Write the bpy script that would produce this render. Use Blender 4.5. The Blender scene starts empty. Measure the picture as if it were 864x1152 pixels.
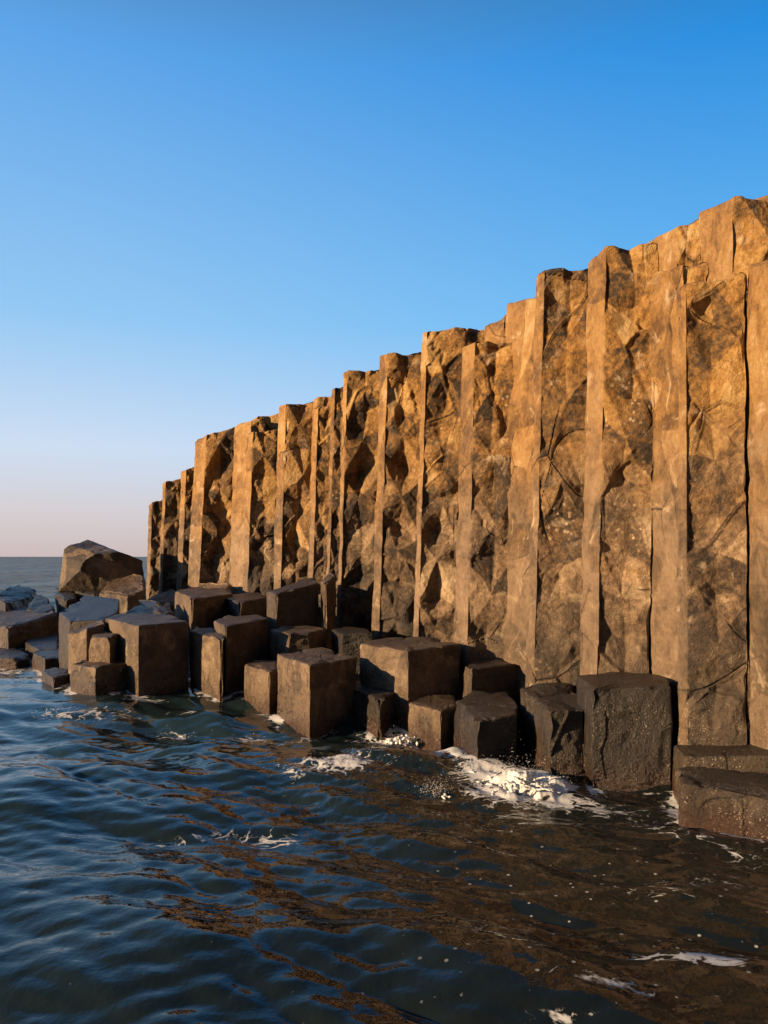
import bpy, math
import numpy as np

# ------------------------------------------------------------------ scene basics
scene = bpy.context.scene
COL = scene.collection
F, H, CX, HY = 950.0, 3.0, 432.0, 626.0      # focal length in photo pixels, eye height, centre column, horizon row

SUN_AZ = math.radians(64)      # how far the sun stands to the left of straight behind the camera
SUN_EL = math.radians(10.5)

def world(x, y, Y):
    """photo direction (x, y) at distance Y in front of the eye -> point in metres"""
    return ((x - CX) / F * Y, Y, H - (y - HY) / F * Y)

# ------------------------------------------------------------------ noise
def h01(ix, iy, iz, seed):
    a = (ix.astype(np.int64) * 73856093) ^ (iy.astype(np.int64) * 19349663) ^ (iz.astype(np.int64) * 83492791) ^ (seed * 2654435761)
    a = a & 0xFFFFFFFF
    a = (a ^ (a >> 16)) * 0x45d9f3b & 0xFFFFFFFF
    a = (a ^ (a >> 16)) * 0x45d9f3b & 0xFFFFFFFF
    a = a ^ (a >> 16)
    return a.astype(np.float64) / 4294967295.0

def vnoise(p, seed):
    i = np.floor(p); f = p - i; i = i.astype(np.int64)
    u = f * f * (3 - 2 * f)
    r = 0
    for dx in (0, 1):
        wx = u[:, 0] if dx else 1 - u[:, 0]
        for dy in (0, 1):
            wy = u[:, 1] if dy else 1 - u[:, 1]
            for dz in (0, 1):
                wz = u[:, 2] if dz else 1 - u[:, 2]
                r = r + wx * wy * wz * h01(i[:, 0] + dx, i[:, 1] + dy, i[:, 2] + dz, seed)
    return r

def fbm(p, seed, octs=4, gain=0.5):
    r = 0; a = 1; s = 0
    for o in range(octs):
        r = r + a * vnoise(p * 2.03 ** o + 17.3 * o, seed + o); s += a; a *= gain
    return r / s

ROT = np.array([[0.36, 0.48, -0.8], [-0.8, 0.6, 0.0], [0.48, 0.64, 0.6]])

def facet(p, seed, full=False):
    """low-poly noise: random heights on a tetrahedral lattice, linear inside each tetrahedron"""
    q = p @ ROT.T
    i = np.floor(q); f = q - i; i = i.astype(np.int64)
    order = np.argsort(-f, axis=1)
    fs = np.take_along_axis(f, order, 1)
    w = np.stack([1 - fs[:, 0], fs[:, 0] - fs[:, 1], fs[:, 1] - fs[:, 2], fs[:, 2]], 1)
    cur = i.copy(); n = np.arange(len(p))
    r = w[:, 0] * h01(cur[:, 0], cur[:, 1], cur[:, 2], seed)
    for k in range(3):
        cur[n, order[:, k]] += 1
        r = r + w[:, k + 1] * h01(cur[:, 0], cur[:, 1], cur[:, 2], seed)
    if full:      # also: a value per facet, and the distance to the facet's border
        return r, h01(i[:, 0] * 7 + order[:, 0], i[:, 1] * 5 + order[:, 1], i[:, 2], seed + 9), w.min(1)
    return r

def zigzag(u, z, h, seed):
    """large planes stacked down a column's face: a triangulated strip, its middle row pushed in and out.
    returns depth (about -1 .. 0.3), a value per plane"""
    q = np.column_stack([u * 0, z / h, u * 1.3])
    v = z / h + 0.55 * (facet(q * 1.3 + 3.1, seed + 1) - .5) + u * (h01(np.array([seed]), np.array([3]), np.array([5]), 1)[0] - .5) * 1.2
    uu = np.clip(u + 0.32 * (facet(q * 1.1 + 8.7, seed + 2) - .5) * np.sin(np.pi * np.clip(u, 0, 1)), 0, 1) * 2
    i = np.minimum(np.floor(uu), 1); fu = uu - i
    j = np.floor(v); fv = v - j
    flip = ((i + j) % 2) > 0
    def D(a, b):
        a = a.astype(np.int64); b = b.astype(np.int64)
        r = h01(a, b, a * 0 + 7, seed + 3)
        mid = np.where(b % 2 == 0, -0.35 - 0.65 * r, 0.30 - 0.5 * r)
        return np.where(a == 1, mid, -0.16 * r)
    d00, d10, d01, d11 = D(i, j), D(i + 1, j), D(i, j + 1), D(i + 1, j + 1)
    lower = fu + fv < 1
    A_ = np.where(lower, d00 + fu * (d10 - d00) + fv * (d01 - d00), d11 + (1 - fu) * (d01 - d11) + (1 - fv) * (d10 - d11))
    low2 = fu > fv
    B_ = np.where(low2, d00 + fu * (d10 - d00) + fv * (d11 - d10), d00 + fv * (d01 - d00) + fu * (d11 - d01))
    d = np.where(flip, A_, B_)
    k = np.where(flip, lower, low2).astype(np.int64)
    val = h01((i * 2 + k).astype(np.int64), j.astype(np.int64), k * 0 + 1, seed + 4)
    return d, val

def cells(p, seed):
    """F2-F1 border distance, cell value, offset from the cell's centre, second random value"""
    i = np.floor(p).astype(np.int64)
    n = len(p)
    f1 = np.full(n, 9.0); f2 = np.full(n, 9.0)
    best = np.zeros((n, 3)); bid = np.zeros((n, 3), np.int64)
    for dx in (-1, 0, 1):
        for dy in (-1, 0, 1):
            for dz in (-1, 0, 1):
                c = i + np.array([dx, dy, dz])
                s = c + np.stack([h01(c[:, 0], c[:, 1], c[:, 2], seed + k) for k in range(3)], 1) * 0.9
                v = p - s
                d = np.sqrt((v * v).sum(1))
                m = d < f1
                f2 = np.where(m, f1, np.minimum(f2, d))
                best[m] = v[m]; bid[m] = c[m]
                f1 = np.where(m, d, f1)
    val = [h01(bid[:, 0], bid[:, 1], bid[:, 2], seed + 11 + k) for k in range(4)]
    return f2 - f1, val, best

def sstep(a, b, x):
    t = np.clip((x - a) / (b - a), 0, 1)
    return t * t * (3 - 2 * t)

# ------------------------------------------------------------------ mesh helpers
def make_mesh(name, verts, faces_quads, faces_tris=None, mat=None, attrs=None, smooth=False):
    me = bpy.data.meshes.new(name)
    nq = len(faces_quads); nt = 0 if faces_tris is None else len(faces_tris)
    me.vertices.add(len(verts))
    me.vertices.foreach_set('co', np.asarray(verts, np.float32).ravel())
    loops = np.asarray(faces_quads, np.int32).ravel()
    if nt: loops = np.concatenate([loops, np.asarray(faces_tris, np.int32).ravel()])
    me.loops.add(len(loops)); me.loops.foreach_set('vertex_index', loops)
    me.polygons.add(nq + nt)
    start = np.concatenate([np.arange(nq) * 4, nq * 4 + np.arange(nt) * 3]).astype(np.int32)
    me.polygons.foreach_set('loop_start', start)
    me.update(calc_edges=True); me.validate()
    if smooth: me.shade_smooth()
    else: me.shade_flat()
    for k, v in (attrs or {}).items():
        a = me.attributes.new(k, 'FLOAT', 'POINT')
        a.data.foreach_set('value', np.asarray(v, np.float32))
    if mat: me.materials.append(mat)
    o = bpy.data.objects.new(name, me)
    COL.objects.link(o)
    return o

def tag(o, label=None, cat=None, group=None, kind=None):
    o['kind'] = kind or 'thing'
    if label: o['label'] = label
    if cat: o['category'] = cat
    if group: o['group'] = group
    if kind: o['kind'] = kind
    return o

# ------------------------------------------------------------------ materials
class NT:
    def __init__(s, nt): s.nt = nt; s.L = nt.links
    def n(s, t, **kw):
        x = s.nt.nodes.new(t)
        for k, v in kw.items(): setattr(x, k, v)
        return x
    def put(s, sock, v):
        if isinstance(v, bpy.types.NodeSocket): s.L.new(v, sock)
        elif v is not None: sock.default_value = v
    def math(s, op, a, b=None, c=None, clamp=False):
        x = s.n('ShaderNodeMath', operation=op, use_clamp=clamp)
        s.put(x.inputs[0], a)
        if b is not None: s.put(x.inputs[1], b)
        if c is not None: s.put(x.inputs[2], c)
        return x.outputs[0]
    def vmath(s, op, a, b=None, scale=None):
        x = s.n('ShaderNodeVectorMath', operation=op)
        s.put(x.inputs[0], a)
        if b is not None: s.put(x.inputs[1], b)
        if scale is not None: s.put(x.inputs[3], scale)
        return x.outputs[0]
    def step(s, a, b, v):
        x = s.n('ShaderNodeMapRange', interpolation_type='SMOOTHSTEP')
        s.put(x.inputs[0], v); s.put(x.inputs[1], a); s.put(x.inputs[2], b)
        return x.outputs[0]
    def mix(s, f, a, b, blend='MIX'):
        x = s.n('ShaderNodeMix', data_type='RGBA', blend_type=blend, clamp_factor=True)
        s.put(x.inputs[0], f); s.put(x.inputs[6], a); s.put(x.inputs[7], b)
        return x.outputs[2]
    def noise(s, vec, scale, detail=6, rough=0.55, dist=0.0):
        x = s.n('ShaderNodeTexNoise')
        s.put(x.inputs['Vector'], vec); s.put(x.inputs['Scale'], scale); s.put(x.inputs['Detail'], detail)
        s.put(x.inputs['Roughness'], rough); s.put(x.inputs['Distortion'], dist)
        return x.outputs[0]
    def voro(s, vec, scale, feature='F1', rnd=1.0):
        x = s.n('ShaderNodeTexVoronoi', feature=feature)
        s.put(x.inputs['Vector'], vec); s.put(x.inputs['Scale'], scale); s.put(x.inputs['Randomness'], rnd)
        return x
    def attr(s, name):
        return s.n('ShaderNodeAttribute', attribute_name=name).outputs['Fac']
    def ramp(s, f, stops):
        x = s.n('ShaderNodeValToRGB')
        e = x.color_ramp.elements
        while len(e) < len(stops): e.new(0.5)
        for el, (p, c) in zip(e, stops): el.position = p; el.color = (*c, 1)
        s.put(x.inputs[0], f)
        return x.outputs[0]

def rock_material():
    m = bpy.data.materials.new('weathered_basalt'); m.use_nodes = True
    t = NT(m.node_tree); b = m.node_tree.nodes['Principled BSDF']
    geo = t.n('ShaderNodeNewGeometry'); P = geo.outputs['Position']
    z = t.n('ShaderNodeSeparateXYZ'); t.put(z.inputs[0], P); Z = z.outputs[2]
    cell, crack, rough, dark = t.attr('cell'), t.attr('crack'), t.attr('rough'), t.attr('dark')
    n1 = t.noise(P, 0.9, 3, 0.5, 0.6)
    n2 = t.noise(P, 2.6, 5, 0.62, 0.8)
    n3 = t.noise(P, 13.0, 5, 0.65)
    tone = t.math('ADD', t.math('MULTIPLY', cell, 0.46), t.math('ADD', t.math('MULTIPLY', n2, 0.58), t.math('MULTIPLY', t.math('SUBTRACT', n3, 0.5), 0.7)))
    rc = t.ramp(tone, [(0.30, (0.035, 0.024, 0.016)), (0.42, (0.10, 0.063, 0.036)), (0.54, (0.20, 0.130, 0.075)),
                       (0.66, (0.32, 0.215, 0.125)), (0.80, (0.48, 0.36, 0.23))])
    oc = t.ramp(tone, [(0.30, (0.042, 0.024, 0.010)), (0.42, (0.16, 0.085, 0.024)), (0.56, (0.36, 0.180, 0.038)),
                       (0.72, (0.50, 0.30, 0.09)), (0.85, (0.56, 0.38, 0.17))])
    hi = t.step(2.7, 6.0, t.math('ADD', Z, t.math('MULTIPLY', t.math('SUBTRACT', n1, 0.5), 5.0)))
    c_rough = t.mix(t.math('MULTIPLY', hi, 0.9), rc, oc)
    st = t.math('ADD', t.math('ADD', t.math('MULTIPLY', n2, 0.62), t.math('MULTIPLY', n3, 0.32)), t.math('MULTIPLY', t.math('SUBTRACT', cell, 0.5), 0.30))
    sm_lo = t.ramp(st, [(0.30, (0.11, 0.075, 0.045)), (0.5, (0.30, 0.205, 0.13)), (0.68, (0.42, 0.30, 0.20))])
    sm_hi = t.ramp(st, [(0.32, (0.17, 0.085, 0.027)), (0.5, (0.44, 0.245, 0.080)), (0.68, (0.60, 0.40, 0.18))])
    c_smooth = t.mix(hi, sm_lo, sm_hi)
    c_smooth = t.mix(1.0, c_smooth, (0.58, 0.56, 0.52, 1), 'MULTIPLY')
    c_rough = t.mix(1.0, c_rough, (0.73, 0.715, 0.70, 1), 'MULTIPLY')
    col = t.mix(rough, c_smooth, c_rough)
    # hairline veins, darker than the stone: thin contour lines of two noises
    nv1 = t.noise(P, 1.1, 4, 0.5, 0.9)
    vein = t.math('SUBTRACT', 1.0, t.step(0.0, 0.007, t.math('ABSOLUTE', t.math('SUBTRACT', nv1, 0.5))))
    vein = t.math('MULTIPLY', vein, t.step(0.45, 0.58, n2))
    col = t.mix(t.math('MULTIPLY', vein, t.math('ADD', 0.22, t.math('MULTIPLY', rough, 0.38))), col, (0.05, 0.03, 0.018, 1))
    # pale lichen rosettes and mineral crust in patches
    vs = t.voro(P, 9.0)
    spot = t.math('SUBTRACT', 1.0, t.step(0.22, 0.30, vs.outputs['Distance']))
    spot = t.math('MULTIPLY', spot, t.step(0.60, 0.68, t.noise(P, 0.75, 3, 0.5)))
    spot = t.math('MULTIPLY', spot, t.math('MULTIPLY', rough, 0.8))
    col = t.mix(spot, col, (0.42, 0.31, 0.19, 1))
    crust = t.math('MULTIPLY', t.step(0.56, 0.70, t.noise(P, 1.7, 6, 0.7, 1.2)), 0.6)
    col = t.mix(crust, col, (0.50, 0.38, 0.25, 1))
    # per-stone dark tone of wet basalt; on block tops it also carries painted shade
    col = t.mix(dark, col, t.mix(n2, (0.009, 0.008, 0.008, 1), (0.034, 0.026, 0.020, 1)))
    # tide zone
    wn = t.math('ADD', Z, t.math('MULTIPLY', t.math('SUBTRACT', n2, 0.5), 1.3))
    wet = t.math('SUBTRACT', 1.0, t.step(0.15, 1.25, wn))
    algae = t.math('SUBTRACT', 1.0, t.step(0.0, 0.34, t.math('ADD', Z, t.math('MULTIPLY', t.math('SUBTRACT', n3, 0.5), 0.5))))
    col = t.mix(t.math('MULTIPLY', wet, 0.22), col, (0.035, 0.026, 0.018, 1))
    col = t.mix(t.math('MULTIPLY', algae, 0.75), col, (0.036, 0.015, 0.008, 1))
    # barnacles
    wbt = t.n('ShaderNodeTexNoise'); t.put(wbt.inputs['Vector'], P); wbt.inputs['Scale'].default_value = 20; wbt.inputs['Detail'].default_value = 1; wbn = wbt.outputs[1]
    vb = t.voro(t.vmath('ADD', P, t.vmath('SCALE', wbn, scale=0.05)), 44.0)
    bn = t.math('SUBTRACT', 1.0, t.step(0.12, 0.34, vb.outputs['Distance']))
    bsel = t.n('ShaderNodeSeparateXYZ'); t.put(bsel.inputs[0], vb.outputs['Color'])
    bn = t.math('MULTIPLY', bn, t.step(0.45, 0.5, bsel.outputs[0]))
    band = t.math('MULTIPLY', t.math('SUBTRACT', 1.0, t.step(0.9, 1.7, wn)), t.step(0.42, 0.58, t.noise(P, 1.9, 3, 0.6)))
    bn = t.math('MULTIPLY', bn, band)
    col = t.mix(t.math('MULTIPLY', bn, 0.75), col, (0.50, 0.41, 0.32, 1))
    col = t.mix(t.math('MULTIPLY', crack, 0.9), col, (0.012, 0.008, 0.006, 1))
    t.put(b.inputs['Base Color'], col)
    wetg = t.math('MAXIMUM', wet, t.math('MULTIPLY', dark, 0.75))
    r = t.math('SUBTRACT', t.math('ADD', 0.62, t.math('MULTIPLY', n3, 0.25)), t.math('MULTIPLY', wetg, 0.46))
    t.put(b.inputs['Roughness'], r)
    b.inputs['Specular IOR Level'].default_value = 0.42
    hgt = t.math('ADD', t.math('MULTIPLY', t.noise(P, 11.0, 8, 0.70), 0.08), t.math('MULTIPLY', t.noise(P, 47.0, 3, 0.6), 0.022))
    bp = t.n('ShaderNodeBump'); bp.inputs['Strength'].default_value = 0.8; bp.inputs['Distance'].default_value = 1.0
    t.put(bp.inputs['Height'], hgt); t.put(b.inputs['Normal'], bp.outputs[0])
    return m

def water_material():
    m = bpy.data.materials.new('sea_water'); m.use_nodes = True
    t = NT(m.node_tree); b = m.node_tree.nodes['Principled BSDF']; out = m.node_tree.nodes['Material Output']
    P = t.n('ShaderNodeNewGeometry').outputs['Position']
    sp = t.n('ShaderNodeSeparateXYZ'); t.put(sp.inputs[0], P)
    flat = t.n('ShaderNodeCombineXYZ'); t.put(flat.inputs[0], sp.outputs[0]); t.put(flat.inputs[1], sp.outputs[1])
    Q = flat.outputs[0]
    foam = t.attr('foam')
    murk = t.attr('murk')
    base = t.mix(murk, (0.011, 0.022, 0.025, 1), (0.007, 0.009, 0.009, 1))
    nA = t.noise(Q, 1.9, 4, 0.5, 0.9); nB = t.noise(Q, 5.2, 4, 0.5, 0.7); fn = t.noise(Q, 9.0, 4, 0.65)
    rA = t.math('SUBTRACT', 1.0, t.math('MULTIPLY', t.math('ABSOLUTE', t.math('SUBTRACT', nA, 0.5)), 8.0), clamp=True)
    rB = t.math('SUBTRACT', 1.0, t.math('MULTIPLY', t.math('ABSOLUTE', t.math('SUBTRACT', nB, 0.5)), 6.0), clamp=True)
    lace = t.math('ADD', t.math('MAXIMUM', rA, t.math('MULTIPLY', rB, 0.85)), t.math('MULTIPLY', t.math('SUBTRACT', fn, 0.5), 0.9))
    f = t.math('SUBTRACT', t.math('ADD', lace, foam), 1.08)
    f = t.step(0.0, 0.30, f)
    bub = t.voro(Q, 11.0); bs = t.n('ShaderNodeSeparateXYZ'); t.put(bs.inputs[0], bub.outputs['Color'])
    bf = t.math('MULTIPLY', t.math('SUBTRACT', 1.0, t.step(0.13, 0.20, bub.outputs['Distance'])), t.step(0.72, 0.74, t.math('ADD', bs.outputs[0], t.math('MULTIPLY', t.math('SUBTRACT', fn, 0.5), 0.6))))
    bf = t.math('MULTIPLY', bf, t.math('MULTIPLY', t.attr('bubbles'), 0.55))
    f = t.math('MAXIMUM', f, bf)
    col = t.mix(t.math('MULTIPLY', f, 0.95), base, (0.60, 0.60, 0.60, 1))
    t.put(b.inputs['Base Color'], col)
    t.put(b.inputs['Roughness'], t.math('ADD', 0.045, t.math('MULTIPLY', f, 0.6)))
    b.inputs['IOR'].default_value = 1.33
    far = t.attr('far')
    hh = t.math('MULTIPLY', t.noise(Q, 5.5, 3, 0.5), 0.016)
    # beyond the meshed waves their slopes live in the normal itself
    wz = t.n('ShaderNodeTexNoise'); t.put(wz.inputs['Vector'], Q); wz.inputs['Scale'].default_value = 0.55; wz.inputs['Detail'].default_value = 4; wz.inputs['Roughness'].default_value = 0.7
    sl = t.vmath('SCALE', t.vmath('MULTIPLY', t.vmath('SUBTRACT', wz.outputs[1], (0.5, 0.5, 0.5)), (1, 1, 0)), scale=t.math('MULTIPLY', far, 1.5))
    NN = t.vmath('NORMALIZE', t.vmath('ADD', t.n('ShaderNodeNewGeometry').outputs['Normal'], sl))
    bp = t.n('ShaderNodeBump'); bp.inputs['Strength'].default_value = 0.75; bp.inputs['Distance'].default_value = 1.0
    t.put(bp.inputs['Normal'], NN); t.put(bp.inputs['Height'], hh); t.put(b.inputs['Normal'], bp.outputs[0])
    # far off the many hidden wave slopes show the body of the sea, not the sky
    dif = t.n('ShaderNodeBsdfDiffuse'); st_ = t.vmath('MULTIPLY', Q, (0.11, 0.025, 1))
    t.put(dif.inputs[0], t.mix(t.step(.35, .65, t.noise(st_, 1.0, 4, .6)), (0.018, 0.055, 0.085, 1), (0.055, 0.16, 0.25, 1)))
    mx = t.n('ShaderNodeMixShader'); t.put(mx.inputs[0], t.math('MULTIPLY', t.step(.25, 1.0, far), 0.74))
    t.L.new(b.outputs[0], mx.inputs[1]); t.L.new(dif.outputs[0], mx.inputs[2]); t.L.new(mx.outputs[0], out.inputs[0])
    return m

def foam_material():
    m = bpy.data.materials.new('white_foam'); m.use_nodes = True
    t = NT(m.node_tree); b = m.node_tree.nodes['Principled BSDF']
    P = t.n('ShaderNodeNewGeometry').outputs['Position']
    n = t.noise(P, 14, 6, 0.6)
    t.put(b.inputs['Base Color'], t.mix(t.step(0.3, 0.6, n), (0.30, 0.32, 0.34, 1), (0.70, 0.69, 0.68, 1)))
    b.inputs['Roughness'].default_value = 0.5
    b.inputs['Subsurface Weight'].default_value = 0.3
    b.inputs['Subsurface Radius'].default_value = (0.03, 0.03, 0.03)
    bp = t.n('ShaderNodeBump'); bp.inputs['Distance'].default_value = 0.05
    t.put(bp.inputs['Height'], n); t.put(b.inputs['Normal'], bp.outputs[0])
    return m

ROCK = rock_material()

# ------------------------------------------------------------------ stone builder
ALL_POLYS = []          # plan outlines, for foam round the stones

def perimeter(poly, res, rc, front, rough):
    """poly CCW; returns samples xy, normal, rough amount"""
    n = len(poly); xy = []; nr = []; rg = []; us = []
    for i in range(n):
        A, B = poly[i], poly[(i + 1) % n]
        e = B - A; L = np.linalg.norm(e); e = e / L
        N = np.array([e[1], -e[0]])
        C = poly[(i + 2) % n]; e2 = (C - B) / np.linalg.norm(C - B); N2 = np.array([e2[1], -e2[0]])
        r1 = min(rc, L * 0.3); r2 = min(rc, np.linalg.norm(C - B) * 0.3)
        step = res if front[i] else res * 4
        k = max(3, int(L / step))
        tt = np.linspace(r1, L - r1, k)
        ra, rb = rough[i], rough[(i + 1) % n]; rp = rough[i - 1]
        for s in tt:
            w = ra
            if rp > ra + .3: w = max(w, .28 * max(0, 1 - s / 0.16))          # chips bite round the corner
            if rb > ra + .3: w = max(w, .28 * max(0, 1 - (L - s) / 0.16))
            if ra > rp + .3: w = min(w, .5 + .5 * s / 0.06)                # relief dies out towards the clean joint face
            xy.append(A + e * s); nr.append(N); rg.append(w); us.append(s / L if i == 1 else (0.0 if i == 0 else 1.0))
        m = 4 if (front[i] or front[(i + 1) % n]) else 2
        for q in range(1, m):
            u = q / m
            pt = (1 - u) ** 2 * (B - e * r1) + 2 * u * (1 - u) * B + u * u * (B + e2 * r2)
            nn = N * (1 - u) + N2 * u; nn /= np.linalg.norm(nn)
            xy.append(pt); nr.append(nn); us.append(0.0 if i == 0 else 1.0); rg.append(.28 if abs(ra - rb) > .3 else min(ra, rb))
    return np.array(xy), np.array(nr), np.array(rg), np.array(us)

def stone(name, poly, ztop, zbot, res, rough, front, seed, lean=0.0, amp=1.0, rc=0.03, rt=0.05, big=0.0,
          dark=0.0, cell_size=0.75, flare=0.0, dome=0.0, label=None, cat=None, group=None, chip=1.0, facet_len=0.5):
    """a prism of rock with fractured sides. ztop: function of (x, y)"""
    poly = np.array(poly, float)
    xy, nr, rg, us = perimeter(poly, res, rc, front, rough)
    n = len(xy); c = poly.mean(0)
    zt = ztop(xy[:, 0], xy[:, 1])
    hmax = zt.max() - zbot
    kz = max(6, int(hmax / res))
    rows_p, rows_n, rows_r, rows_top = [], [], [], []
    for t in np.linspace(0, 1, kz):
        z = zbot + (zt - rt - zbot) * t
        rows_p.append(np.column_stack([xy, z])); rows_n.append(np.column_stack([nr, np.zeros(n)])); rows_r.append(rg)
        rows_top.append(np.clip(1 - (zt - z) / 0.35, 0, 1))
    for q in range(1, 5):
        a = q / 4 * math.pi / 2
        ins = rt * (1 - math.cos(a))
        p2 = xy - nr * ins
        rows_p.append(np.column_stack([p2, zt - rt + rt * math.sin(a)]))
        nn = np.column_stack([nr * math.cos(a), np.full(n, math.sin(a))]); rows_n.append(nn)
        rows_r.append(np.maximum(rg * math.cos(a), 0.45)); rows_top.append(np.ones(n))
    rad = np.linalg.norm(poly - c, axis=1).mean()
    kc = max(4, int(rad / (res * 1.6)))
    edge = xy - nr * rt
    for q in range(1, kc):
        s = 1 - q / kc
        p2 = c + (edge - c) * s
        rows_p.append(np.column_stack([p2, ztop(p2[:, 0], p2[:, 1]) + dome * (1 - s * s)]))
        rows_n.append(np.tile([0, 0, 1.0], (n, 1))); rows_r.append(np.full(n, 0.45)); rows_top.append(np.full(n, max(0, s * 1.6 - 0.6)))
    P = np.concatenate(rows_p); N = np.concatenate(rows_n); R = np.concatenate(rows_r); T = np.concatenate(rows_top)
    m = len(rows_p)
    cz = ztop(np.array([c[0]]), np.array([c[1]]))[0] + dome
    P = np.vstack([P, [c[0], c[1], cz]]); N = np.vstack([N, [0, 0, 1]]); R = np.append(R, 0.45); T = np.append(T, 0)
    if flare:
        k = flare * np.clip((ztop(P[:, 0], P[:, 1]) - P[:, 2]), 0, 5)
        P[:, 0] += (P[:, 0] - c[0]) * k; P[:, 1] += (P[:, 1] - c[1]) * k
    # ---- fracture relief
    S = P + np.array([seed * 3.17, seed * 1.73, seed * 5.39])
    wv = np.stack([vnoise(S * 1.1, seed), vnoise(S * 1.1, seed + 1), vnoise(S * 1.1, seed + 2)], 1) - 0.5
    S1 = S + wv * 0.9
    Q = S1 / (np.array([1.0, 1.0, 1.15]) * cell_size)
    bd, val, off = cells(Q, seed + 5)
    grad = (np.stack(val[:3], 1) - 0.5)
    tilt = (off * grad).sum(1) * cell_size
    d = 0.0
    fl = facet_len; fa = (0.92 if fl > .5 else .72) * fl
    f1, fid, fedge = facet((S + wv * .22 * fl) / (fl * np.array([1.0, 1.0, 1.25])), seed + 21, True); f2 = facet((S + wv * 0.2) / 0.33, seed + 22)
    f3 = facet((S + wv * 0.1) / 0.10, seed + 23)
    big_f = (f1 - .5)
    d_rough = 0.05 - (fa * big_f + 0.10 * f2 + 0.03 * f3 + (0.30 * np.clip(tilt, -.16, .3) + 0.035 * val[3]) * sstep(0, .10, bd))
    d_rough = np.where(d_rough > 0.05, 0.05 + (d_rough - .05) * 0.3, d_rough)
    bd2, val2, off2 = cells((S + wv * 0.35) / 0.36 + 7.7, seed + 205)
    tilt2 = (off2 * (np.stack(val2[:3], 1) - 0.5)).sum(1) * 0.36
    m2_ = sstep(0.52, 0.70, vnoise(S * 0.8, seed + 33))            # some stretches are shattered finer
    d_rough = d_rough - sstep(0, .16, bd2) * m2_ * (0.45 * np.clip(tilt2, -.1, .2) + 0.018 * val2[3])
    crack = 1 - sstep(0.0, 0.016, bd)
    cs = sstep(0.54, 0.68, vnoise(S * 1.3, seed + 31))
    crack = np.maximum(crack * cs, (1 - sstep(0, .04, bd2)) * m2_ * 0.40 * sstep(.55, .7, vnoise(S * 2.1, seed + 34)))
    d_rough -= 0.05 * crack
    zid = fid
    if name == 'basalt_column':
        U = np.append(np.tile(us, m), .5)
        zd, zid = zigzag(U, P[:, 2] + seed * 1.37, facet_len * 1.35, seed)
        face = (U > 0) & (U < 1)
        zz_amp = (0.46 if facet_len < .5 else 0.62) * facet_len
        d_rough = 0.58 * d_rough - 0.01 + zz_amp * zd * face
    d_smooth = -(0.05 * np.clip(f1 - .45, 0, 1) + 0.028 * fbm(S * 1.5, seed + 40, 4) + 0.012 * f2 + 0.014 * val[3] * sstep(0, .1, bd)) - 0.012 * crack
    if name == 'basalt_column': R = np.where((R == 0.85), 0.4, R)
    d = d_smooth * (1 - R) * 1.0 + d_rough * R * amp
    # broken edges along the top
    ch = np.clip(facet(S / 0.33, seed + 50) - 0.52, 0, 1) * 0.32 * chip
    d = d - ch * T * np.minimum(1, R + 0.3)
    if big: d = d - big * np.clip(facet(S / 1.5, seed + 60) - 0.25, 0, 1)
    d = d + 0.010 * (fbm(S * 9, seed + 70, 3) - 0.5) * (0.4 + R)
    # the head follows the relief of the sides, so no thin lips overhang
    top_d = d[(kz - 1) * n: kz * n]
    for q in range(kz, m):
        sc = 1.0 if q < kz + 4 else 1 - (q - kz - 3) / kc
        P[q * n:(q + 1) * n, :2] += nr * (top_d * sc)[:, None]
    hd = np.zeros(len(P), bool); hd[kz * n:] = True
    N = np.where(hd[:, None], np.array([0, 0, 1.0]), N)
    d = np.where(hd, d * 0.6, d)
    P = P + N * d[:, None]
    P[:, 0] += lean * (P[:, 2] - zt.mean())
    # ---- faces
    j = np.arange(m - 1)[:, None]; i = np.arange(n)[None, :]; i2 = (i + 1) % n
    quads = np.stack([j * n + i, j * n + i2, (j + 1) * n + i2, (j + 1) * n + i], -1).reshape(-1, 4)
    last = (m - 1) * n; ii = np.arange(n)
    tris = np.stack([last + ii, last + (ii + 1) % n, np.full(n, m * n)], 1)
    dvals = np.full(len(P), float(dark))
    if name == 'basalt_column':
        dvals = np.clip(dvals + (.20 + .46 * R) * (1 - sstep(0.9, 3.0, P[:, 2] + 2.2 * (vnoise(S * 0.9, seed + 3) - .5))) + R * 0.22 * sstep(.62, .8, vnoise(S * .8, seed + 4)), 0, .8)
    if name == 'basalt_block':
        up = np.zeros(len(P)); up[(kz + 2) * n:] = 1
        dvals = np.clip(dvals + .28 + up * .30, 0, 1)  # tops darkened in the colour, standing in for weak grazing light
    base = np.array([c[0] + lean * (zbot - zt.mean()), c[1], max(zbot, 0)])
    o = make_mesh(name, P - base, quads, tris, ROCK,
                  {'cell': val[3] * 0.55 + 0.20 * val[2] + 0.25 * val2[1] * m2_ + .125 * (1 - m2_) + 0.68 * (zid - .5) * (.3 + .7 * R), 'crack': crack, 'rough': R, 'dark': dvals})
    o.location = base
    tag(o, label, cat, group)
    if zbot < 0.1:
        sh = np.array([lean * (0 - zt.mean()), 0])
        ALL_POLYS.append(poly + sh)
    return o

def plane3(a, b, c):
    a, b, c = map(np.array, (a, b, c))
    nn = np.cross(b - a, c - a)
    if abs(nn[2]) < 1e-6: nn = np.array([0, 0, 1.0])
    gx, gy = -nn[0] / nn[2], -nn[1] / nn[2]
    g = math.hypot(gx, gy)
    if g > 0.35: gx, gy = gx * 0.35 / g, gy * 0.35 / g
    return lambda x, y: b[2] + gx * (x - b[0]) + gy * (y - b[1])

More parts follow.
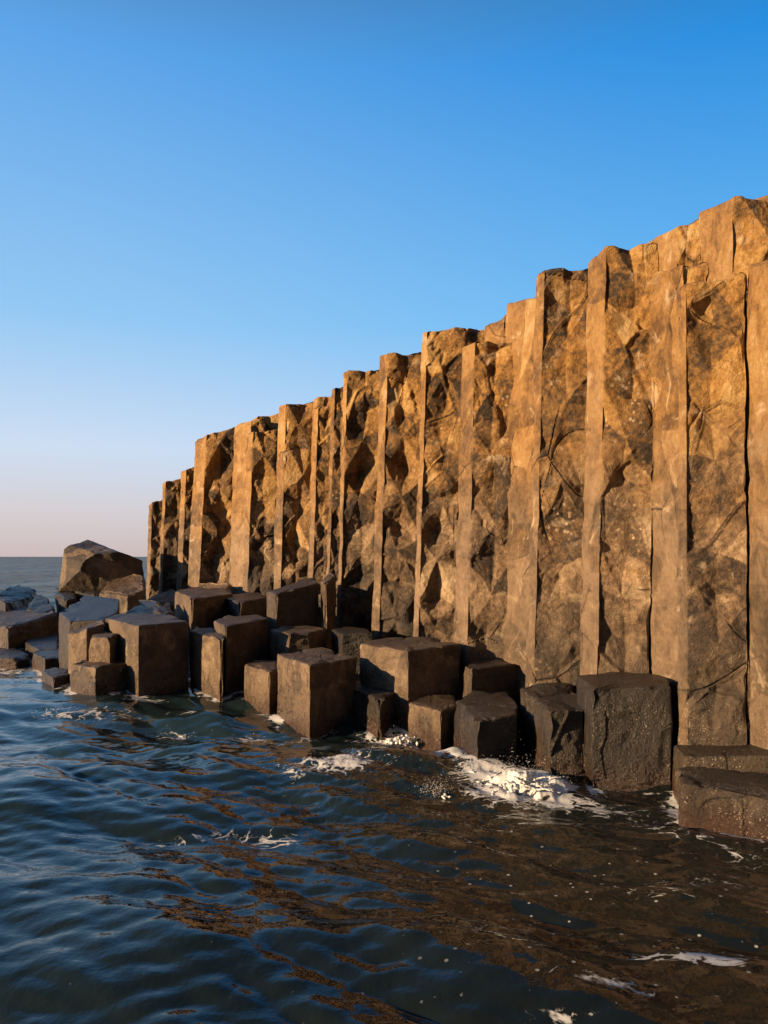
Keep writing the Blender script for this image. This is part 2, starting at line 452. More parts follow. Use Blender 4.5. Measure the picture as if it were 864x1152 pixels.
# ------------------------------------------------------------------ the basalt columns
GC = 'basalt columns standing side by side in the cliff'
def column(xl, xm, xr, yl, ym, yr, Ym, lean, seed, label, turn=0.0, left_rot=60, smooth_left=True, rr=1.0, amp=1.0, zbot=-0.5, back=1.0, dark=0.0):
    M = np.array(world(xm, ym, Ym))
    view = math.atan2(M[0], M[1])                         # direction of the column from the eye
    ang = -view + math.radians(turn)                      # broad face looks at the sea, roughly along the view
    a = np.array([math.cos(ang), math.sin(ang)])
    la = 1.0
    # length of the broad face so that it ends at column xr
    def reach(dirv, xt):
        k = (xt - CX) / F
        return (k * M[1] - M[0]) / (dirv[0] - k * dirv[1])
    la = reach(a, xr) + (0.10 if xr < 740 else 0.0)
    ang2 = ang + math.pi - math.radians(left_rot)
    cdir = np.array([math.cos(ang2), math.sin(ang2)])
    lc = reach(cdir, xl - 0.03 * F / Ym)
    lb = back * 0.5 * (la + lc)
    bang = ang + math.radians(86)
    b = np.array([math.cos(bang), math.sin(bang)]) * lb
    m2 = M[:2]; av = a * la; cv = cdir * lc
    poly = [m2 + cv, m2, m2 + av, m2 + av + b, m2 + av + b + cv, m2 + b + cv]
    zl = H - (yl - HY) / F * (m2 + cv)[1]; zr = H - (yr - HY) / F * (m2 + av)[1]
    pf = plane3((*(m2 + cv), zl), tuple(M), (*(m2 + av), zr))
    res = max(0.014, Ym / F * 1.25)
    sl = 0.13 if smooth_left else 0.6
    return stone('basalt_column', poly, pf, zbot, res, [sl, rr, 0.85, 0.2, 0.2, 0.2], [1, 1, 1, 0, 0, 0][:6], seed,
                 lean=lean, amp=amp , rc=0.035, rt=0.06, label=label, cat='rock column', group=GC, dark=dark,
                 cell_size=1.3, facet_len=0.56 * min(1.15, max(.55, la)))

# screen outline at the top: xl, xm, xr, y at each, distance of the ridge, lean
COLS = [
 (167.5,170.5,182, 567,565,561, 38.0,.03,'far left end column of the cliff, shortest and narrowest, beside the sea horizon'),
 (183,186,205,     543,541,537, 36.4,.035,'second column from the far left end, one step taller than the end column'),
 (204,209,220,     530,527,523, 34.8,.04,'third column from the far left end, thin with a rounded top'),
 (219.5,232,265,   496,487,479, 32.6,.05,'broad column with dark horizontal notches, fourth from the far left end of the cliff'),
 (264,282,296,     478,471,468, 30.6,.035,'fifth column from the far left end, with a wide smooth tan face'),
 (279,284,313,     486,484,482, 29.0,.035,'golden column with a shadow ledge above its lowered top, sixth from the far left end'),
 (313,321,353,     456,452,450, 26.8,.03,'column with a pale slanting facet at its top left corner, above the sloping dark block'),
 (353,357,374,     458,457,455, 25.2,.03,'narrow column with a shaded sunken top, between two taller neighbours left of the middle'),
 (373,376,388,     436,434,432, 23.8,.03,'thinnest plain tan column, just left of the column with the brown stained top'),
 (387,390,428,     418,416,414, 22.0,.031,'column with a brown stained top and a pale ochre patch, left of the rounded one'),
 (427.5,435,475,   399,396,394, 19.9,.03,'column with rounded left shoulder, two left of the dark gap in the skyline'),
 (475,479,520,     372,370,368, 17.9,.028,'bright orange topped column left of the dark gap in the skyline'),
 (520,533,580,     388,382,381, 15.9,.026,'column standing forward with dark fractured face, below the dark gap in the skyline'),
 (570,604,616,     340,331,329, 15.0,.028,'golden column with smooth wide face, right of the forward standing dark faced column'),
 (604,611,662,     307,302,298, 13.9,.026,'column with dark scarred top face and smooth golden left edge, third ridge from the right'),
 (662,680,735,     293,274,268, 12.6,.022,'tall column with a pale broken scar near its top and a sharp pointed left shoulder'),
 (731,766,798,     304,295,293, 11.62,.0,'column with a wide smooth pale face to the left of the broadest column'),
 (761,769,841,     322,316,304, 10.95,-.004,'broadest column, dark fractured face with clustered lichen circles, near the right edge'),
 (841,884,985,     296,286,272, 9.85,-.004,'smooth golden front column cut off by the right edge of the photo'),
]
for i, (xl, xm, xr, yl, ym, yr, Y, ln, lab) in enumerate(COLS):
    column(xl, xm, xr, yl, ym, yr, Y, ln, 100 + i * 7, lab)
# columns standing in the second row, seen over the front row's heads
BACK = [
 (284,289,315, 470,467,463, 31.6,.035,'shaded column top peeping out behind the golden column with the lowered top'),
 (352,356,374, 448,446,445, 26.6,.03,'dark column top behind the narrow column left of the middle'),
 (510,519,562, 368,367,371, 18.9,.028,'column standing in shadow behind the dark gap in the skyline'),
 (546,566,606, 366,354,340, 17.2,.028,'golden sloping column top in the back row, right of the dark gap'),
 (724,760,790, 270,254,243, 15.4,.01,'back row column with a sloping golden top cut by a diagonal crack'),
 (787,822,905, 238,221,204, 13.9,.0,'highest column of all, in the back row at the right edge'),
]
for i, (xl, xm, xr, yl, ym, yr, Y, ln, lab) in enumerate(BACK):
    column(xl, xm, xr, yl, ym, yr, Y, ln, 400 + i * 7, lab, zbot=1.5)

# ------------------------------------------------------------------ broken blocks at the foot
def block(corners, seed, label, dark=0.0, amp=0.35, rough=None, big=0.0, flare=0.0, rc=0.045, rt=0.045, name='basalt_block', cat='rock block',
          group='broken basalt blocks at the foot of the columns', zbot=-0.35, flatz=None, dome=0.0, chip=1.0, cs=0.8):
    pts = [np.array(world(*c)) for c in corners]
    poly = [p[:2] for p in pts]
    # least squares top plane
    A = np.array([[p[0], p[1], 1] for p in pts]); z = np.array([p[2] for p in pts])
    s, *_ = np.linalg.lstsq(A, z, rcond=None)
    pf = (lambda x, y: s[0] * x + s[1] * y + s[2])
    # make the outline counter-clockwise and convex order is given
    ar = sum(poly[i][0] * poly[(i + 1) % len(poly)][1] - poly[(i + 1) % len(poly)][0] * poly[i][1] for i in range(len(poly)))
    if ar < 0: poly = poly[::-1]
    Y = min(p[1] for p in pts)
    res = max(0.014, Y / F * 1.3)
    n = len(poly)
    cen = np.mean(poly, 0)
    fr = []
    for i in range(n):
        e = poly[(i + 1) % n] - poly[i]; N = np.array([e[1], -e[0]])
        mid = (poly[(i + 1) % n] + poly[i]) / 2
        fr.append(1 if np.dot(N, mid) < 0.1 else 0)
    rg = rough or [0.35] * n
    return stone(name, poly, pf, zbot, res, rg, fr, seed, amp=amp, rc=rc, rt=rt, big=big, dark=min(1, dark + (.12 if dark > .3 else 0)), cell_size=cs, flare=flare,
                 dome=dome, label=label, cat=cat, group=group, chip=chip)

def flat(corners, Ym, im=1):
    """corners as photo (x, y); the top is level, its height fixed by corner im at distance Ym"""
    k = (corners[im][1] - HY) * Ym
    return [(x, y, k / (y - HY)) for x, y in corners]

B = block
# front row, right to left
B([(755,834,11),(768,853,10.2),(905,847,9.9),(930,830,10.9),(847,819,11.7)], 501, 'flat dark upper ledge at the right edge, raised just behind the lowest barnacled slab', dark=.4, amp=.4)
B([(757,863,10.25),(764,878,9.5),(905,906,8.6),(925,872,9.8),(850,858,10.3)], 531, 'low wide wet barnacled slab at the right edge of the photo', dark=.38, amp=.6, rough=[.6]*5)
B(flat([(647,759),(665,773),(758,771),(752,762),(731,753),(690,752)], 10.96, 1), 502, 'biggest dark square block, flat topped, standing in the water right of the breaking wave', dark=.8, amp=.3)
B(flat([(581,772),(618,800),(662,797),(655,775),(646,764),(606,763)], 11.3, 1), 503, 'jagged barnacled block with a slanting lit face, just left of the biggest dark square block', dark=.5, amp=.6, rough=[.7]*6)
B(flat([(510,787),(536,809),(583,803),(583,786),(571,775),(530,776)], 11.8, 1), 504, 'dark wet block where the wave breaks, flat top, foam at its foot', dark=.68, amp=.5)
B(flat([(458,790),(496,800),(516,793),(512,782),(480,779)], 13.3, 1), 505, 'low lit block awash in foam below the wide two toned block', dark=.1, amp=.35)
B(flat([(519,747),(530,752),(585,745),(568,738),(535,738)], 14.5, 1), 506, 'small brown block sitting at the foot of the forward standing column', dark=.35, amp=.3)
B(flat([(403,723),(459,731),(519,724),(490,715),(430,717)], 14.7, 1), 507, 'wide flat topped two toned block with a pale left face, in the middle', dark=.12, amp=.3)
B(flat([(388,771),(427,786),(458,771),(440,763),(406,764)], 14.3, 1), 508, 'undercut shiny black block with a brown scar, awash beside the wide two toned block', dark=.85, amp=.6, rough=[.8]*5)
B(flat([(310,735),(348,748),(403,738),(364,727),(335,729)], 14.3, 1), 509, 'square block with bright left face holding a small hole and pitch black right face', dark=.03, amp=.22)
B(flat([(273,746),(303,755),(314,751),(312,742),(285,741)], 16.2, 1), 510, 'small low lit block tucked against the left of the square block with the hole', dark=.05, amp=.4)
B(flat([(303,707),(324,712),(350,711),(368,706),(345,703),(318,703)], 18.0, 1), 511, 'small block with two lit faces and dark middle, behind the block with the hole', dark=.1, amp=.25)
B([(299,663,21.2),(310,670,20.0),(359,653,20.9),(356,650,22.6),(335,652,22.8)], 512, 'dark block with a sloping roof like top below the pale facet column', dark=.35, amp=.15)
B(flat([(239,698),(254,704),(303,695),(292,691),(255,691)], 17.6, 1), 513, 'tall black sided block directly behind the lit faced block left of centre', dark=.25, amp=.15)
B(flat([(212,709),(249,718),(258,712),(240,705),(220,704)], 17.2, 1), 514, 'block with broad sunlit left face and golden weed at the waterline', dark=.0, amp=.3)
B(flat([(196,664),(216,673),(263,667),(252,661),(215,660)], 21.5, 1), 515, 'upright grey block with a bright left face, behind the largest black block', dark=.1, amp=.15)
B(flat([(252,672),(270,677),(301,671),(292,666),(262,667)], 21.8, 1), 516, 'shadowed black block wedged between the sloping topped block and the grey one', dark=.6, amp=.2)
B([(117,693,19.6),(155,705,17.7),(213,697,18.7),(195,691,20.6),(135,690,21.2)], 517, 'largest black block on the left side, grey flat top and lit left face', dark=.2, amp=.15)
B(flat([(78,745),(107,750),(154,743),(140,738),(90,740)], 17.5, 1), 518, 'low block at the waterline in front of the largest black block, rough lit left face', dark=.12, amp=.45)
B([(75,716,19.4),(97,703,18.9),(119,701,19.3),(112,698,20.6),(82,704,21)], 519, 'lit leaning slab with rough face under the grey flat slab on the left', dark=.1, amp=.3)
B([(99,716,18.4),(124,715,18.2),(134,712,18.8),(128,709,19.8),(105,710,19.8)], 520, 'smallest cube shaped lit block, nestled left of the largest black block', dark=.08, amp=.2)
B([(65,688,21.8),(77,699,20.2),(118,696,20.3),(134,688,22),(135,673,25),(94,669,26)], 521, 'broad grey slab with a smooth blue sheen top and thin lit left edge', dark=.5, amp=.15)
B(flat([(34,733),(50,741),(75,738),(71,729),(45,729)], 21.7, 1), 522, 'low flat wet stone with a lit left end, upper one of two at the waterline', dark=.55, amp=.3)
B(flat([(45,754),(60,761),(79,757),(76,750),(58,749)], 18.7, 1), 523, 'lower one of two flat wet stones at the waterline, yellow streak on its end', dark=.6, amp=.3)
B(flat([(27,722),(42,729),(66,729),(66,710),(45,708)], 24.0, 1), 524, 'rounded flat slab with pale rim lying low in the water', dark=.6, amp=.15)
B([(359,652,20.8),(366,658,20.2),(379,646,20.8),(372,643,21.6)], 525, 'thin brown wedge of rock standing between the sloping topped block and the brown topped column', dark=.15, amp=.3, chip=.5)
B(flat([(372,707),(384,712),(421,711),(414,705),(385,704)], 18.2, 1), 526, 'low black ledge in shadow at the foot of the brown topped column', dark=.7, amp=.2)
# black wet rocks and the boulder at the left
GR = 'wet black shore rocks at the left end'
def R(c, seed, label, **kw):
    kw.setdefault('dark', 1.0); kw.setdefault('amp', .5); kw.setdefault('rough', [.7] * len(c))
    return block(c, seed, label, name='shore_rock', cat='rock', group=GR, rc=.12, rt=.12, **kw)
R([(-12,668,33),(6,674,30),(50,670,34),(44,660,36),(20,655,36.5)], 601, 'black peaked wet rock at the left edge, furthest out towards the open sea', big=.5)
R([(-25,698,28),(9,704,25.5),(66,690,29),(52,682,31),(0,684,31)], 602, 'long black slab at the left edge with a sunlit brown face patch', dark=.6)
R([(27,684,30),(45,690,28.6),(64,684,30),(56,669,32.5),(40,668,33)], 603, 'small dark angled rock leaning on the long black slab', big=.2)
R([(-20,737,23.5),(18,741,23),(36,736,23.6),(24,728,25.5),(-10,727,26)], 604, 'low wet rock awash at the left edge just above the foam')
R([(58,666,33),(72,672,30.5),(88,672,31),(86,662,34),(66,659,35)], 605, 'small black rock at the left foot of the brown boulder', big=.2)
R([(83,663,33),(104,668,31.5),(128,666,32),(122,656,35.5),(96,657,36)], 606, 'dark ledge the brown boulder rests on')
R([(110,664,31.5),(142,668,30),(165,664,30.6),(163,645,33),(152,640,34),(130,650,34)], 607, 'grey brown sloping rock against the right side of the boulder', dark=.45)
R([(132,690,24),(160,690,23),(190,684,23.6),(178,674,25.5),(160,671,26)], 608, 'black wedge shaped rock in front of the first cliff columns', big=.15, rt=.05) if False else R([(132,690,24),(160,690,23),(190,684,23.6),(178,674,25.5),(160,671,26)], 608, 'black wedge shaped rock in front of the first cliff columns', big=.15)
R([(172,684,22.6),(184,690,22),(196,686,22.6),(190,678,24)], 609, 'small dark stone between the black wedge rock and the upright grey block')
R([(163,672,36),(175,680,33),(200,680,31),(212,668,32),(190,660,38)], 610, 'rubble ledge at the foot of the far left end columns', dark=.25)
R([(205,668,31),(225,672,28),(262,668,27.5),(262,655,30),(225,655,33)], 611, 'rubble ledge at the foot of the broad notched column', dark=.3)

# ------------------------------------------------------------------ the brown boulder
def boulder():
    ns, nl = 150, 90
    u = np.linspace(0, 2 * math.pi, ns, endpoint=False); v = np.linspace(-math.pi / 2 + 0.02, math.pi / 2 - 0.02, nl)
    U, V = np.meshgrid(u, v)
    D = np.stack([np.cos(V) * np.cos(U), np.cos(V) * np.sin(U), np.sin(V)], -1).reshape(-1, 3)
    Y = 34.0
    cx, _, cz = world(113, 640, Y)
    # support planes: normal, distance (metres) -> convex hull of a quarried lump
    planes = [((-.93,-.30,.10),1.50),((-.55,-.80,.12),1.36),((.42,-.88,-.22),1.10),((.93,-.15,.1),1.62),((.06,-.22,.95),.95),((.35,.1,.93),.95),
              ((0,0,-1),.92),((-.75,.1,.66),1.55),((.72,.2,.65),1.55),((0,1,0.1),1.5),((-.8,.6,0),1.5),((.8,.6,0),1.6),((.1,-.75,-.65),1.05),((-.35,-.65,.68),1.22)]
    r = np.full(len(D), 9.0)
    for nrm, ds in planes:
        nn = np.array(nrm); nn = nn / np.linalg.norm(nn)
        k = D @ nn
        r = np.where(k > 0.05, np.minimum(r, ds / np.maximum(k, 0.05)), r)
    P = D * r[:, None]
    S = P + 50
    d = -(0.10 * fbm(S * 1.3, 7, 4) + 0.16 * np.clip(facet(S / 0.8, 8) - .4, 0, 1) + 0.04 * facet(S / .25, 9))
    bd, val, off = cells(S / 0.9, 77)
    P = P + D * d[:, None]
    n = ns
    j = np.arange(nl - 1)[:, None]; i = np.arange(n)[None, :]; i2 = (i + 1) % n
    quads = np.stack([j * n + i, j * n + i2, (j + 1) * n + i2, (j + 1) * n + i], -1).reshape(-1, 4)
    extra = np.array([[0, 0, P[:n, 2].mean()], [0, 0, P[-n:, 2].mean()]])
    nv = len(P); P = np.vstack([P, extra]); ii = np.arange(n)
    tris = np.concatenate([np.stack([(ii + 1) % n, ii, np.full(n, nv)], 1),
                           np.stack([(nl - 1) * n + ii, (nl - 1) * n + (ii + 1) % n, np.full(n, nv + 1)], 1)])
    z = np.full(len(P), 1.0)
    o = make_mesh('boulder', P + np.array([0, 0, .92]), quads, tris, ROCK,
                  {'cell': np.append(val[3], [0, 0]), 'crack': z * 0, 'rough': z * 0.8, 'dark': z * 0.55})
    o.location = (cx, Y, cz - .92)
    tag(o, 'large brown boulder with a sunlit orange end, perched on the dark rocks before the horizon', 'boulder')
boulder()

# ------------------------------------------------------------------ cliff mass behind the columns
def cliff():
    # stepped body of the headland behind the column rows, kept below their tops
    line = []
    for (x, Y) in [(185, 41.5), (235, 35.6), (300, 32.6), (360, 28.0), (405, 24.6), (450, 22), (500, 20.4), (550, 19.0), (620, 17.6), (700, 16.6), (790, 16.0), (900, 15.0)]:
        line.append(((x - CX) / F * Y, Y))
    front = np.array(line); nb = len(front)
    rng = np.random.default_rng(5)
    us = np.linspace(0, nb - 1, 260)
    fx = np.interp(us, np.arange(nb), front[:, 0]); fy = np.interp(us, np.arange(nb), front[:, 1])
    rows = []
    prof = [(0, -1), (0, 2), (.1, 4.6), (.6, 5.6), (2, 6.0), (6, 6.4), (16, 6.6), (40, 6.2), (60, 2), (62, -1)]
    for (dd, zz) in prof:
        rows.append(np.column_stack([fx + dd * .75, fy + dd * .66, np.full(260, zz)]))
    P = np.concatenate(rows); n = 260; m = len(prof)
    P[:, 2] *= np.clip(np.tile(0.72 + .28 * sstep(0, 50, np.arange(260) * 1.0), m), 0, 1)
    S = P * 0.5; P += ((np.stack([vnoise(S, 1), vnoise(S, 2), vnoise(S, 3)], 1) - .5) * .5)
    j = np.arange(m - 1)[:, None]; i = np.arange(n - 1)[None, :]
    quads = np.stack([j * n + i, j * n + i + 1, (j + 1) * n + i + 1, (j + 1) * n + i], -1).reshape(-1, 4)
    z = np.ones(len(P))
    o = make_mesh('cliff', P, quads, None, ROCK, {'cell': z * .4, 'crack': z * 0, 'rough': z, 'dark': z * .2})
    tag(o, kind='structure')
cliff()

# ------------------------------------------------------------------ the sea
def seg_dist(px, py, poly):
    d = np.full(px.shape, 1e9); inside = np.zeros(px.shape, bool)
    n = len(poly)
    for i in range(n):
        ax, ay = poly[i]; bx, by = poly[(i + 1) % n]
        ex, ey = bx - ax, by - ay
        t = np.clip(((px - ax) * ex + (py - ay) * ey) / (ex * ex + ey * ey + 1e-9), 0, 1)
        d = np.minimum(d, np.hypot(px - ax - t * ex, py - ay - t * ey))
        c = ((ay > py) != (by > py)) & (px < (bx - ax) * (py - ay) / (by - ay + 1e-12) + ax)
        inside ^= c
    return np.where(inside, -d, d)

def sea():
    fine = np.radians(np.linspace(-31, 31, 900))
    side = np.radians(np.linspace(31, 329, 240))[1:-1]
    th = np.concatenate([fine, side])
    r = [0.3, 1, 2, 3, 3.6]
    y = 3.9
    while y < 30: r.append(y); y += max(0.012, y * y / 2850 * 0.85)
    while y < 9000: r.append(y); y *= 1.035 if y > 60 else 1.012
    r = np.array(r)
    Rr, T = np.meshgrid(r, th, indexing='ij')
    X = (Rr * np.sin(T)).ravel(); Y = (Rr * np.cos(T)).ravel(); RR = Rr.ravel()
    dr = np.gradient(r)[:, None] * np.ones_like(T); dt = Rr * np.where(np.abs(T) < math.radians(31), 0.0012, 0.022)
    sp = np.maximum(dr, dt).ravel()
    rng = np.random.default_rng(11)
    Zw = np.zeros_like(X); DX = np.zeros_like(X); DY = np.zeros_like(X)
    lam = 0.22 * (9.0 / 0.22) ** (np.linspace(0, 1, 84) ** 1.0)
    for l in lam:
        main = math.radians(-38)                      # waves run from the open sea on the left towards the rocks
        a = main + rng.normal(0, 0.5)
        k = 2 * math.pi / l; kx, ky = k * math.sin(a + math.pi / 3), k * math.cos(a + math.pi / 3)
        A = 0.0049 * l ** 0.92 * (0.6 + 0.8 * rng.random()) * (1.0 if l < 3 else 0.6)
        w = np.clip((l / sp - 2.5) / 2.5, 0, 1)
        ph = kx * X + ky * Y + rng.random() * 6.28
        s, c = np.sin(ph), np.cos(ph)
        Zw += A * w * s; DX -= 0.7 * A * w * c * kx / k; DY -= 0.7 * A * w * c * ky / k
    # sheltered, patchy: wind patches modulate amplitude
    patch = 0.65 + 0.7 * vnoise(np.stack([X * .25, Y * .25, X * 0], 1), 3)
    Zw *= patch; DX *= patch; DY *= patch
    # distance to the stones
    D = np.full(X.shape, 50.0)
    near = (RR < 45) & (Y > 0)
    idx = np.where(near)[0]
    dn = np.full(len(idx), 50.0)
    for p in ALL_POLYS:
        c = p.mean(0); rad = np.max(np.linalg.norm(p - c, axis=1)) + 1.2
        m = np.hypot(X[idx] - c[0], Y[idx] - c[1]) < rad
        if m.any(): dn[m] = np.minimum(dn[m], seg_dist(X[idx][m], Y[idx][m], p))
    D[idx] = dn
    # foam where the photo has it: centre px, size px along/across, tilt, strength
    foam = np.zeros_like(X); bub = np.zeros_like(X)
    sx = CX + F * X / np.maximum(Y, .1)
    def patchf(px, py, rx, ry, rot, st):
        Yc = H * F / (py - HY); Xc = (px - CX) / F * Yc
        lx = rx / F * Yc; ly = ry * Yc * Yc / (H * F)
        c, s = math.cos(math.radians(rot)), math.sin(math.radians(rot))
        u = ((X - Xc) * c + (Y - Yc) * s) / lx; v = (-(X - Xc) * s + (Y - Yc) * c) / ly
        return st * np.exp(-(u * u + v * v))
    for a in [(452,830,34,8,0,1.05),(505,850,30,12,-20,1.0),(540,872,30,12,-10,1.0),(590,885,38,14,0,1.22),(560,895,42,9,0,.7),(620,885,20,9,0,.9),
              (372,868,60,6,12,.50),(345,876,25,4,0,.38),(305,935,36,6,10,.75),(250,932,40,5,15,.6),(180,942,30,4,0,.55),(390,868,25,9,0,.6),(430,852,20,9,0,.6),
              (700,915,80,10,-25,.50),(760,940,60,8,-30,.48),(650,905,30,8,0,.6),(740,1080,62,9,-8,.80),(805,1080,34,10,0,.92),(680,1112,45,8,-20,.74),
              (640,1140,40,7,0,.55),(840,965,40,10,0,.5),(10,752,35,5,0,.85),(40,768,40,4,0,.6),(160,789,26,3,0,.6),(130,800,50,4,0,.42),(225,800,22,4,0,.7),
              (280,824,24,5,0,.7),(200,815,40,4,0,.5),(340,828,30,3,0,.5),(60,800,60,4,0,.45),(765,1000,70,14,0,.42),(20,985,40,5,0,.4),(415,828,30,5,0,.7)]:
        foam += patchf(*a[:5], a[5] * (.72 if a[1] > 895 or a[0] < 300 else .92))
    edge = np.exp(-np.clip(D, 0, 9) / 0.17) * 0.92 * (D > -0.3) * sstep(.35, .6, vnoise(np.stack([X * 1.3, Y * 1.3, X * 0], 1), 8))
    foam = np.maximum(foam, edge)
    bub = np.clip(patchf(740, 1050, 190, 110, 0, 1.3) + patchf(620, 1000, 140, 60, 0, .4) + patchf(600, 1130, 120, 50, 0, .4), 0, 1)
    # broken wave: rolled crests against the rocks
    N3 = np.stack([X * 5, Y * 5, X * 0], 1)
    nearm = (Y > 8) & (Y < 16) & (sx > 300) & (sx < 700)
    tur = np.zeros_like(X); tur[nearm] = np.abs(fbm(N3[nearm], 90, 5, .6) - .5) * 2
    lump = patchf(592,888,30,11,-18,.34) + patchf(566,884,26,9,0,.20) + patchf(528,868,26,10,-25,.16) + patchf(508,850,20,9,0,.14) + patchf(452,832,20,9,0,.16) + patchf(492,895,16,8,0,.12) + patchf(625,888,16,8,0,.12)
    tuft = np.zeros_like(X); tuft[nearm] = sstep(.3, .7, vnoise(N3[nearm] * .9, 97))
    Zw += lump * (0.12 + 0.36 * tuft) * (1.1 - 1.0 * tur) + patchf(470, 870, 120, 45, 0, .05) * tur
    jx = fbm(N3 * .8, 95, 3) - .5 if False else 0
    # calm foot under the stones
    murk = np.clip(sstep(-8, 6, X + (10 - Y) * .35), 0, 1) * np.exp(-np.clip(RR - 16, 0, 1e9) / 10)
    P = np.stack([X + DX, Y + DY, Zw], 1)
    m_, n_ = len(r), len(th)
    j = np.arange(m_ - 1)[:, None]; i = np.arange(n_)[None, :]; i2 = (i + 1) % n_
    quads = np.stack([j * n_ + i, (j + 1) * n_ + i, (j + 1) * n_ + i2, j * n_ + i2], -1).reshape(-1, 4)[:, ::-1]
    cen = len(P); P = np.vstack([P, [0, 0, 0]]); ii = np.arange(n_)
    tris = np.stack([(ii + 1) % n_, ii, np.full(n_, cen)], 1)
    ap = lambda v: np.append(v, 0)
    # make sure it faces up
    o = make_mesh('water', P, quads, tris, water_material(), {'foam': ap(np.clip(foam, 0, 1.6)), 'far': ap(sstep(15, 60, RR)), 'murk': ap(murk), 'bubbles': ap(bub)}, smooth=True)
    nrm = o.data.polygons[1000].normal.z
    if nrm < 0: o.data.flip_normals()
    tag(o, kind='structure')
sea()

# ------------------------------------------------------------------ spray thrown up by the breaking wave
def spray():
    rng = np.random.default_rng(3)
    ph = (1 + 5 ** .5) / 2
    iv = np.array([(-1, ph, 0), (1, ph, 0), (-1, -ph, 0), (1, -ph, 0), (0, -1, ph), (0, 1, ph), (0, -1, -ph), (0, 1, -ph), (ph, 0, -1), (ph, 0, 1), (-ph, 0, -1), (-ph, 0, 1)]) / 1.9
    it = np.array([(0,11,5),(0,5,1),(0,1,7),(0,7,10),(0,10,11),(1,5,9),(5,11,4),(11,10,2),(10,7,6),(7,1,8),(3,9,4),(3,4,2),(3,2,6),(3,6,8),(3,8,9),(4,9,5),(2,4,11),(6,2,10),(8,6,7),(9,8,1)])
    V = []; T = []
    def drop(p, s):
        k = sum(len(a) for a in V)
        V.append(iv * s * (0.7 + .6 * rng.random(3)) + p); T.append(it + k)
    for (px, py, n, w, hgt) in [(592, 890, 420, .34, .40), (545, 872, 220, .34, .22), (492, 896, 170, .18, .24), (455, 834, 120, .30, .14), (625, 890, 90, .18, .16)]:
        Yc = H * F / (py - HY); Xc = (px - CX) / F * Yc
        for _ in range(n * 3):
            a = rng.normal(0, w * .55); b = rng.normal(0, w * .4)
            z = abs(rng.normal(0, hgt * .45)) + .02
            drop(np.array([Xc + a, Yc + b, z]), 0.0018 + 0.0035 * rng.random() ** 3)
    W = []; WT = []
    def blob(p, s):
        k = 12 * len(W); W.append(iv * s * (0.75 + .5 * rng.random(3)) + p); WT.append(it + k)
    # fingers of thrown water, each a curling trail of clots that thins towards its tip
    for (px, py, n, w, dpt, hgt, lean_) in [(588, 892, 62, .40, .16, .36, .12), (556, 884, 26, .22, .14, .20, -.15), (528, 870, 24, .20, .16, .18, -.1),
                                            (508, 852, 14, .14, .12, .13, 0), (452, 834, 22, .26, .14, .15, -.05), (496, 897, 6, .10, .06, .15, .1), (622, 892, 16, .14, .08, .13, .2)]:
        Yc = H * F / (py - HY); Xc = (px - CX) / F * Yc
        for _ in range(int(n * 1.5)):
            p = np.array([Xc + rng.uniform(-w, w), Yc + rng.uniform(-dpt, dpt), -.02])
            q = 1 - abs(p[0] - Xc) / w * .75
            v = np.array([rng.normal(lean_, .22), rng.normal(-.05, .2), 1.0]); L = 1.5 * hgt * q * rng.uniform(.3, 1.0); k = 44
            for e in range(k):
                s_ = (0.015 * (1 - e / k) ** .8 + .0075) * rng.uniform(.7, 1.25)
                blob(p.copy(), s_)
                p += v * L / k + rng.normal(0, .0035, 3); v += np.array([rng.normal(0, .09), rng.normal(0, .08), -.03])
    fm = foam_material()
    wo = make_mesh('wave_splash', np.concatenate(W), np.zeros((0, 4), int), np.concatenate(WT), fm, smooth=True)
    rm = wo.modifiers.new('remesh', 'REMESH'); rm.mode = 'VOXEL'; rm.voxel_size = 0.0065; rm.use_smooth_shade = True
    sm = wo.modifiers.new('smooth', 'SMOOTH'); sm.iterations = 6; sm.factor = 0.5
    tag(wo, 'white foaming wave breaking up against the dark blocks right of centre', 'wave splash', kind='stuff')
    o = make_mesh('spray', np.concatenate(V), np.zeros((0, 4), int), np.concatenate(T), fm, smooth=True)
    tag(o, 'white spray droplets thrown up where the wave breaks on the dark blocks', 'spray', kind='stuff')
spray()

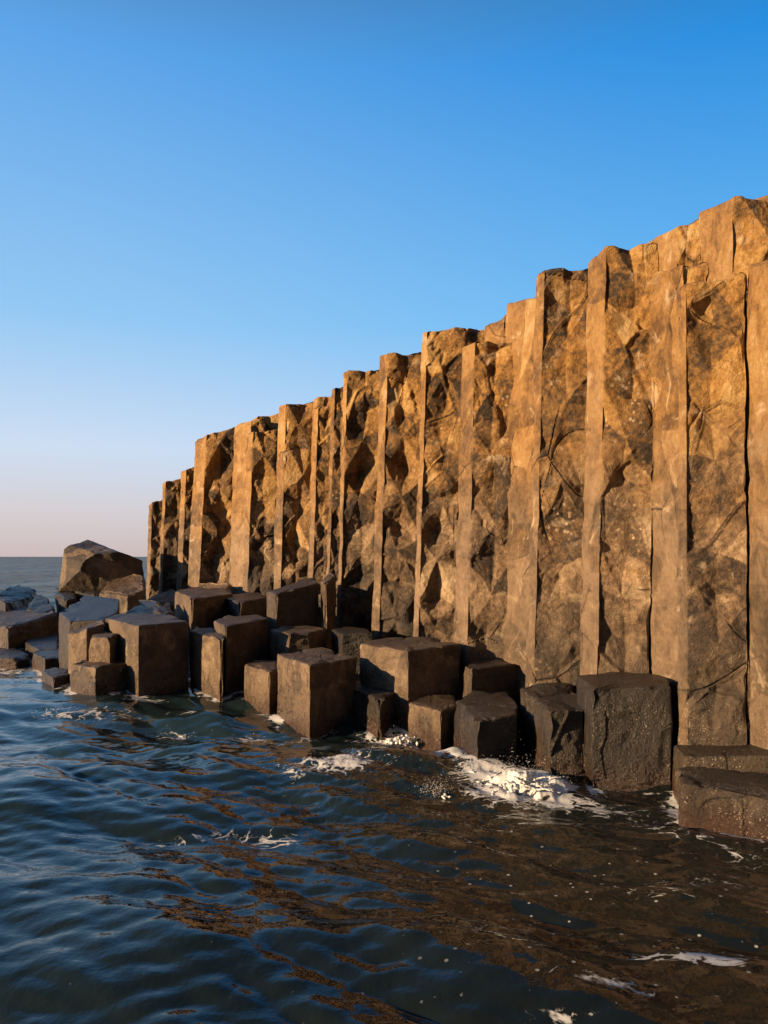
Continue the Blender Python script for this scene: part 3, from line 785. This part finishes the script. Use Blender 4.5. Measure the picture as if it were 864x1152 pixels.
# ------------------------------------------------------------------ light, sky, camera
def sky():
    w = bpy.data.worlds.new('World'); scene.world = w; w.use_nodes = True
    t = NT(w.node_tree); bg = w.node_tree.nodes['Background']
    s = t.n('ShaderNodeTexSky', sky_type='NISHITA', sun_disc=False)
    s.sun_elevation = SUN_EL
    # sun_rotation 0 = +Y, clockwise seen from above
    s.sun_rotation = math.pi + SUN_AZ
    s.air_density = 1.0; s.dust_density = 0.6; s.ozone_density = 2.5; s.altitude = 0
    g = t.n('ShaderNodeTexCoord').outputs['Generated']
    sp = t.n('ShaderNodeSeparateXYZ'); t.put(sp.inputs[0], g)
    el = sp.outputs[2]
    # clear evening air: rosy grey haze band at the horizon, deep blue above, deeper away from the sun
    g1 = t.ramp(el, [(0.0, (0.60, 0.49, 0.50)), (0.05, (0.66, 0.60, 0.64)), (0.12, (0.62, 0.72, 0.88)), (0.26, (0.30, 0.58, 0.90)),
                     (0.50, (0.11, 0.38, 0.82)), (0.64, (0.06, 0.15, 0.28)), (1.0, (0.03, 0.06, 0.11))])
    g2 = t.ramp(el, [(0.0, (0.46, 0.42, 0.46)), (0.05, (0.46, 0.52, 0.64)), (0.12, (0.36, 0.60, 0.90)), (0.26, (0.12, 0.47, 0.89)),
                     (0.50, (0.0, 0.25, 0.73)), (0.64, (0.02, 0.10, 0.24)), (1.0, (0.01, 0.04, 0.09))])
    side = t.step(-0.45, 0.55, sp.outputs[0])
    grad = t.mix(side, g1, g2)
    # sky outside the view, right and behind, dimmed to keep unlit faces dark
    dim_right = t.math('MULTIPLY', t.step(0.52, 0.80, sp.outputs[0]), 0.82)
    grad = t.mix(dim_right, grad, (0.03, 0.035, 0.05, 1))
    back = t.math('MULTIPLY', t.step(0.15, -0.5, t.math('SUBTRACT', sp.outputs[1], t.math('MULTIPLY', sp.outputs[0], 0.9))), 0.8)
    grad = t.mix(back, grad, (0.03, 0.035, 0.05, 1))
    nish = t.mix(1.0, s.outputs[0], (0.085, 0.085, 0.085, 1), 'MULTIPLY')
    col = t.mix(0.82, nish, grad)
    t.put(bg.inputs[0], t.vmath('SCALE', col, scale=0.54 / 0.12)); bg.inputs[1].default_value = 0.12
sky()

sd = bpy.data.lights.new('sun', 'SUN'); sd.energy = 5.0; sd.angle = math.radians(0.5); sd.color = (1.0, 0.68, 0.37)
so = bpy.data.objects.new('sun', sd); COL.objects.link(so)
from mathutils import Vector
sdir = Vector((-math.sin(SUN_AZ) * math.cos(SUN_EL), -math.cos(SUN_AZ) * math.cos(SUN_EL), math.sin(SUN_EL)))
so.rotation_euler = sdir.to_track_quat('Z', 'Y').to_euler()
so.location = sdir * 30

cd = bpy.data.cameras.new('camera'); cam = bpy.data.objects.new('camera', cd); COL.objects.link(cam)
cam.location = (0, 0, H); cam.rotation_euler = (math.radians(90), 0, 0)
cd.sensor_fit = 'VERTICAL'; cd.sensor_height = 36; cd.lens = 36 * F / 1152
cd.shift_y = (HY - 576) / 1152
cd.clip_start = 0.1; cd.clip_end = 20000
scene.camera = cam
scene.cycles.diffuse_bounces = 1; scene.cycles.max_bounces = 6
vs = scene.view_settings
vs.view_transform = 'Standard'; vs.look = 'None'; vs.gamma = 1; vs.use_curve_mapping = False; vs.exposure = 1.1
